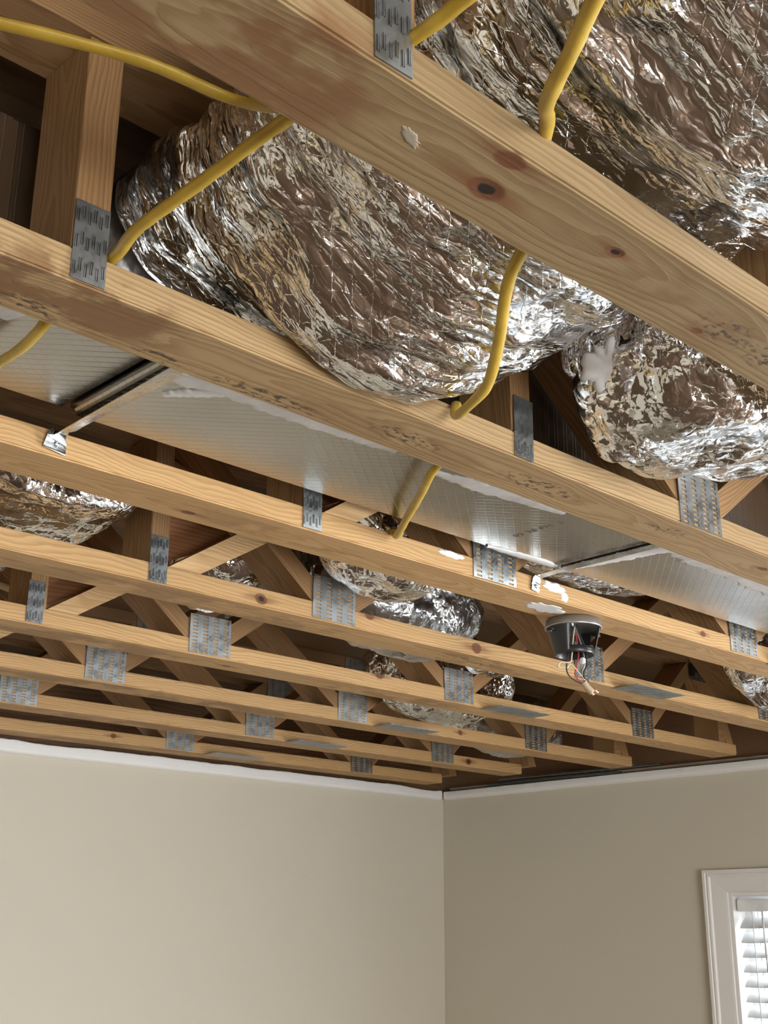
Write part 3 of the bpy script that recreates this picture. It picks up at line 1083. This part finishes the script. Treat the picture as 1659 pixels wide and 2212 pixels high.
# printed run time on the duct foil
fc = bpy.data.curves.new('print_text', 'FONT')
fc.body = '03 38 PM  1'
fc.size = 0.0175
fc.space_character = 1.15
tmp = bpy.data.objects.new('print_tmp', fc)
COL.objects.link(tmp)
bpy.context.view_layer.update()
me = bpy.data.meshes.new_from_object(tmp)
bpy.data.objects.remove(tmp)
me.materials.clear()
me.materials.append(M_ink)
o = bpy.data.objects.new('printed_text', me)
COL.objects.link(o)
o.parent = duct
# baseline runs towards the viewer (-y), read from below
Rm = Matrix(((0, 1, 0), (-1, 0, 0), (0, 0, -1))).transposed()
xb = Vector((0.0, -1.0, 0.0))
zb = Vector((0, 0, -1))
yb = zb.cross(xb)
Rm = Matrix((xb, yb, zb)).transposed().to_4x4()
Rm.translation = Vector((1.440, 1.200, DZ - 0.0003)) - Vector(duct.location)
o.matrix_local = Rm
o['label'] = 'faint grey printed time stamp'


def strap(name, x, w, label, zoff, slack, bright_fold):
    root = empty(name, (x, 1.165, DZ - 0.004))
    tag(root, label, 'hanger strap', 'duct hanger straps')
    b = bmesh.new()
    path = [(x + 0.002, 0.996, H + 0.030), (x, 1.03, DZ - 0.0035 + zoff), (x, 1.15, DZ - 0.004 + zoff), (x, 1.262, DZ - 0.0045 + zoff), (x - 0.001, 1.295, DZ - 0.006 + zoff), (x - 0.003, 1.3045, H + 0.030), (x - 0.006, 1.3062, H + 0.018), (x - 0.008, 1.3066, H + 0.006)]
    P = catmull(path, 8)
    prev = None
    for i, p in enumerate(P):
        cr = (0.0002 if i < len(P) * 0.6 else 0.0012) * noise.noise(Vector((i * 0.5, x * 9, 0)))
        tw = slack * math.sin(min(1.0, i / (len(P) - 1)) * math.pi) * 0.5
        d = (P[min(i + 1, len(P) - 1)] - P[max(i - 1, 0)]).normalized()
        sx = (Vector((1, 0, 0)) - d * d.x).normalized()
        nn = sx.cross(d)
        sx = sx * math.cos(tw) + nn * math.sin(tw)
        nn = sx.cross(d)
        ring = [b.verts.new(p + sx * sgn * w / 2 + nn * (th + cr)) for sgn, th in ((-1, 0.0004), (1, 0.0004), (1, -0.0004), (-1, -0.0004))]
        if prev:
            for j in range(4):
                b.faces.new((prev[j], prev[(j + 1) % 4], ring[(j + 1) % 4], ring[j]))
        else:
            b.faces.new(ring)
        prev = ring
    b.faces.new(prev)
    o = new_obj('band', b, M_strap, root)
    o.matrix_parent_inverse = Matrix.Translation(-Vector(root.location))
    b = bmesh.new()
    lathe(b, [(0.0001, -0.0022), (0.0025, -0.0018), (0.0040, -0.0003), (0.0040, 0.0008)], 0, 0, 0, 12)
    o = new_obj('nail_head', b, M_strap, root, True)
    o.location = Vector((x - 0.006, 1.3052, H + 0.015)) - Vector(root.location)
    o.rotation_euler = (math.radians(-90), 0, 0)
    return root


strap('hanger_strap', 0.690, 0.032, 'bent shiny steel strap at the left, holding the flat duct to the third truss', -0.006, 0.9, True)
strap('hanger_strap', 1.622, 0.020, 'dark steel strap near the electrical box, holding the flat duct to the third truss', -0.002, 0.0, False)

# ------------------------------------------------------------------ yellow cables
def cable(pts, label, ra=0.0062, rb=0.0046):
    b = bmesh.new()
    tube(b, pts, ra, rb, 12, 10, 0.12)
    o = new_obj('yellow_cable', b, M_cable, None, True)
    tag(o, label, 'cable', 'yellow electrical cables')
    return o


cable([(-0.05, 0.905, 2.500), (0.20, 0.822, 2.515), (0.322, 0.773, 2.520), (0.423, 0.734, 2.520), (0.500, 0.712, 2.512), (0.5145, 0.660, 2.482), (0.520, 0.600, 2.4540), (0.530, 0.560, 2.4495), (0.534, 0.515, 2.4492)],
      'yellow cable in the dark top left corner, dipping behind the nearest truss')
cable([(0.500, 0.30, 2.452), (0.503, 0.440, 2.450), (0.505, 0.480, 2.4492), (0.504, 0.55, 2.4492), (0.500, 0.634, 2.450), (0.4995, 0.75, 2.447), (0.500, 0.841, 2.446), (0.5145, 0.905, 2.4492), (0.517, 0.96, 2.4492), (0.515, 1.005, 2.444), (0.516, 1.035, 2.428), (0.524, 1.092, 2.426), (0.528, 1.150, 2.430), (0.532, 1.24, 2.432), (0.53, 1.288, 2.444), (0.53, 1.33, 2.4495), (0.53, 1.46, 2.46)],
      'yellow cable running straight from the nearest truss to the leftmost narrow plate')
cable([(0.40, 0.15, 2.425), (0.50, 0.315, 2.413), (0.537, 0.373, 2.412), (0.560, 0.407, 2.411), (0.592, 0.452, 2.415), (0.640, 0.490, 2.440), (0.695, 0.545, 2.4490), (0.755, 0.600, 2.4485), (0.790, 0.658, 2.432), (0.838, 0.712, 2.410), (0.885, 0.770, 2.394), (0.918, 0.835, 2.394), (0.952, 0.878, 2.412), (0.992, 0.914, 2.4490), (1.045, 0.97, 2.4492), (1.085, 1.012, 2.444), (1.090, 1.050, 2.424), (1.129, 1.107, 2.421), (1.185, 1.190, 2.420), (1.238, 1.265, 2.422), (1.262, 1.295, 2.436), (1.278, 1.330, 2.4495), (1.31, 1.45, 2.458)],
      'yellow cable snaking under the huge foil bulge and below the flat duct')

# ------------------------------------------------------------------ round electrical box with hanging bracket and wires
bx, by = 1.806, 1.374
fx = empty('ceiling_box', (bx, by, H - 0.001))
tag(fx, 'round grey electrical box with black bracket and dangling wires under the third truss', 'electrical box')


def fobj(name, b, mat, smooth=True, parent=None):
    o = new_obj(name, b, mat, parent or fx, smooth)
    return o


b = bmesh.new()
lathe(b, [(0.046, 0.0), (0.051, -0.001), (0.052, -0.012), (0.0535, -0.014), (0.0535, -0.0165), (0.050, -0.0165), (0.049, -0.004), (0.0001, -0.004)], 0, 0, 0, 48)
pan = fobj('pan', b, M_grey)
for a in (0.6, 3.7):
    b = bmesh.new()
    lathe(b, [(0.0035, -0.0042), (0.0035, -0.018), (0.0015, -0.0185), (0.0001, -0.0185)], 0.03 * math.cos(a), 0.03 * math.sin(a), 0, 12)
    fobj('screw', b, M_galv)
# bracket: two curved legs, ears with screw holes, and a ring below
AX = math.radians(-16)               # leg axis, roughly across the view
for sgn in (-1, 1):
    b = bmesh.new()
    n = 12
    prevr = None
    for k in range(n + 1):
        t = k / n
        r = 0.050 - 0.012 * t
        z = -0.016 - 0.046 * t
        half = math.radians(46 - 6 * t)
        ring = []
        for q in range(9):
            a = AX + (math.pi if sgn < 0 else 0) - half + 2 * half * q / 8
            ring.append((Vector((math.cos(a) * r, math.sin(a) * r, z)), Vector((math.cos(a) * (r - 0.0025), math.sin(a) * (r - 0.0025), z))))
        vr_ = [(b.verts.new(o_), b.verts.new(i_)) for o_, i_ in ring]
        if prevr:
            for q in range(8):
                if 2 < k < 11 and q in (3, 4):
                    continue_hole = (sgn > 0)
                    if continue_hole:
                        continue
                b.faces.new((prevr[q][0], prevr[q + 1][0], vr_[q + 1][0], vr_[q][0]))
                b.faces.new((prevr[q][1], vr_[q][1], vr_[q + 1][1], prevr[q + 1][1]))
            for q in (0, 8):
                b.faces.new((prevr[q][0], vr_[q][0], vr_[q][1], prevr[q][1]))
        prevr = vr_
    leg = fobj('bracket_leg', b, M_black)
    b = bmesh.new()
    lathe(b, [(0.0001, -0.004), (0.0095, -0.004), (0.0095, 0.0), (0.0001, 0.0)], 0, 0, 0, 20)
    ear = fobj('bracket_ear', b, M_black)
    ear.location = (math.cos(AX) * 0.050 * sgn, math.sin(AX) * 0.050 * sgn, -0.0215)
    b = bmesh.new()
    lathe(b, [(0.0001, -0.0015), (0.0038, -0.0012), (0.0038, 0.0), (0.0001, 0.0)], 0, 0, 0, 12)
    sc_ = fobj('ear_screw', b, M_galv)
    sc_.location = (math.cos(AX) * 0.052 * sgn, math.sin(AX) * 0.052 * sgn, -0.0256)
b = bmesh.new()
lathe(b, [(0.0375, -0.054), (0.0375, -0.066), (0.0355, -0.0675), (0.0345, -0.0665), (0.0345, -0.054)], 0, 0, 0, 40)
fobj('bracket_ring', b, M_black)
WIRES = [('wire', M_wht, [(0.005, 0.0, -0.006), (-0.008, -0.004, -0.04), (-0.014, -0.004, -0.07), (-0.018, -0.003, -0.082), (-0.032, 0.008, -0.083), (-0.034, 0.012, -0.091), (-0.022, 0.004, -0.093), (-0.014, -0.002, -0.086), (0.004, -0.012, -0.108), (0.010, -0.014, -0.120)], 0.0014, 'thin white wire with a loop'),
         ('wire', M_blk, [(0.002, 0.002, -0.006), (-0.012, 0.0, -0.05), (-0.022, 0.003, -0.09), (-0.018, 0.0, -0.108), (-0.004, -0.008, -0.118), (0.008, -0.013, -0.122)], 0.0014, 'thin black wire'),
         ('wire', M_red, [(0.004, 0.0, -0.006), (0.004, -0.006, -0.06), (-0.004, -0.006, -0.09), (-0.009, -0.006, -0.106), (0.002, -0.011, -0.118), (0.009, -0.014, -0.122)], 0.0013, 'thin red wire'),
         ('wire', M_blk, [(0.006, 0.0, -0.006), (0.016, -0.012, -0.05), (0.018, -0.014, -0.082), (0.010, -0.012, -0.098), (0.008, -0.014, -0.110), (0.014, -0.017, -0.114), (0.014, -0.017, -0.119)], 0.0018, 'green black wire'),
         ('wire', M_grey, [(0.002, 0.0, -0.006), (0.010, -0.010, -0.05), (0.012, -0.013, -0.080), (0.006, -0.011, -0.098), (0.004, -0.013, -0.110), (0.011, -0.017, -0.116)], 0.0016, 'grey wire')]
for nm, mt, pts, r, lab in WIRES:
    b = bmesh.new()
    tube(b, pts, r, seg=8, n=8)
    o = fobj(nm, b, mt)
    o['label'] = lab
b = bmesh.new()
box(b, 0.006, 0.0145, -0.0145, -0.006, -0.083, -0.071)
bevel(b, 0.0015, 2)
fobj('cable_clip', b, M_white, False)
b = bmesh.new()
tube(b, [(0.006, -0.013, -0.117), (0.012, -0.016, -0.126), (0.020, -0.021, -0.136)], 0.0062, seg=10, n=5)
con = fobj('wire_connector', b, M_nut)
for d in (0.0, 0.007):
    b = bmesh.new()
    tube(b, [(0.017 + d, -0.019 - d * 0.6, -0.134 + d * 0.6), (0.0225 + d, -0.0225 - d * 0.6, -0.1405 + d * 0.6)], 0.0026, seg=10, n=3)
    fobj('wire_tip', b, M_copper, True, con)

# mastic smears left on the third truss beside the box and strap
for k, (x, z, rx, rz) in enumerate(((1.405, H + 0.028, 0.030, 0.0055), (1.672, H + 0.0245, 0.030, 0.009), (1.700, H + 0.012, 0.010, 0.009))):
    o = blob('mastic_smear', (x - 0, YS[2], z), (0, -1, 0), (1, 0, 0.0), rx, rz, 0.0016, M_mastic, None, 3.0 + k * 4)
    o.parent = trusses[2]
    o.matrix_parent_inverse = Matrix.Translation(-Vector(trusses[2].location))
    o['label'] = 'white mastic smear'
o = blob('mastic_smear', (1.70, YS[2] + 0.045, H), (0, 0, -1), (1, 0, 0), 0.05, 0.022, 0.0008, M_mastic, None, 19)
o.parent = trusses[2]
o.matrix_parent_inverse = Matrix.Translation(-Vector(trusses[2].location))
o['label'] = 'white mastic smear'
o = blob('drywall_mud', (0.545, YS[0] + 0.043, H), (0, 0, -1), (1, 0.5, 0), 0.014, 0.005, 0.0006, M_mud, None, 31, rough=0.45)
o.parent = trusses[0]
o.matrix_parent_inverse = Matrix.Translation(-Vector(trusses[0].location))
o['label'] = 'small smudge of white mud'

# sealant patch on the right foil bundle: put on the surface by a ray towards its near lower left
dg = bpy.context.evaluated_depsgraph_get()
dg.update()
pp = patch_parent
org = Vector((0, 0, CAMZ))
tgt = Vector((1.140, 0.80, 2.510))
d = (tgt - org).normalized()
hit, loc, nrm, _i = pp.ray_cast(pp.matrix_world.inverted() @ org, d)
if hit:
    wl = pp.matrix_world @ loc
    blob('sealant_patch', wl, (-0.55, -0.6, -0.58), (1, 0, 0.0), 0.027, 0.028, 0.006, M_mastic, pp, 2.2, rough=0.5)

# ------------------------------------------------------------------ bits near the corner
for k, (xa, ya, xb_, yb_, z, w, lab) in enumerate(((3.788, 3.34, 3.786, 2.70, 2.4165, 0.026, 'long dark metal strip lying flat on the white trim beside the wall corner'),
                                           (3.742, 3.25, 3.762, 2.50, 2.4265, 0.020, 'longest dark metal strip, lying over the others near the wall corner'),
                                           (3.790, 3.02, 3.784, 2.62, 2.4305, 0.030, 'short shiny metal strip among the dark strips by the wall corner'))):
    b = bmesh.new()
    d = Vector((xb_ - xa, yb_ - ya, 0)).normalized()
    s = Vector((d.y, -d.x, 0)) * w / 2
    rows = []
    for i in range(13):
        t = i / 12
        c = Vector((xa + (xb_ - xa) * t, ya + (yb_ - ya) * t, z + 0.0015 * math.sin(t * 5 + k)))
        rows.append([b.verts.new(c + s + Vector((0, 0, 0.006))), b.verts.new(c + s), b.verts.new(c - s), b.verts.new(c - s + Vector((0, 0, 0.006))), b.verts.new(c - s + d * 0 + Vector((0, 0, 0.0012)) + s * 0.08), b.verts.new(c + s * 0.92 + Vector((0, 0, 0.0012)))])
    for a, c in zip(rows, rows[1:]):
        for j in range(6):
            b.faces.new((a[j], a[(j + 1) % 6], c[(j + 1) % 6], c[j]))
    b.faces.new(rows[0])
    b.faces.new(rows[-1])
    o = new_obj('metal_strip', b, M_strap if k == 2 else M_dark_steel)
    tag(o, lab, 'metal strip', 'metal strips on the wall top')

# tan conduit loop in the far left bay
b = bmesh.new()
tube(b, [(1.20, 2.40, 2.462), (1.225, 2.40, 2.475), (1.235, 2.40, 2.500), (1.22, 2.40, 2.53), (1.19, 2.41, 2.55), (1.15, 2.42, 2.56)], 0.008, seg=12, n=8)
tag(new_obj('cable_loop', b, M_steelgrey, None, True), 'tan cable loop at the left edge behind the fifth truss', 'cable')

# black clip at the web peak of the fifth truss
b = bmesh.new()
box(b, APEX3 - 0.055, APEX3 + 0.055, -0.010, -0.0022, ZU - 0.030, ZU - 0.004)
box(b, APEX3 - 0.055, APEX3 - 0.035, -0.010, -0.0022, ZU - 0.045, ZU - 0.0301)
box(b, APEX3 + 0.020, APEX3 + 0.050, -0.010, -0.0022, ZU - 0.038, ZU - 0.0301)
o = new_obj('black_clip', b, M_black, trusses[4])
o['label'] = 'black plastic clip at the web peak'
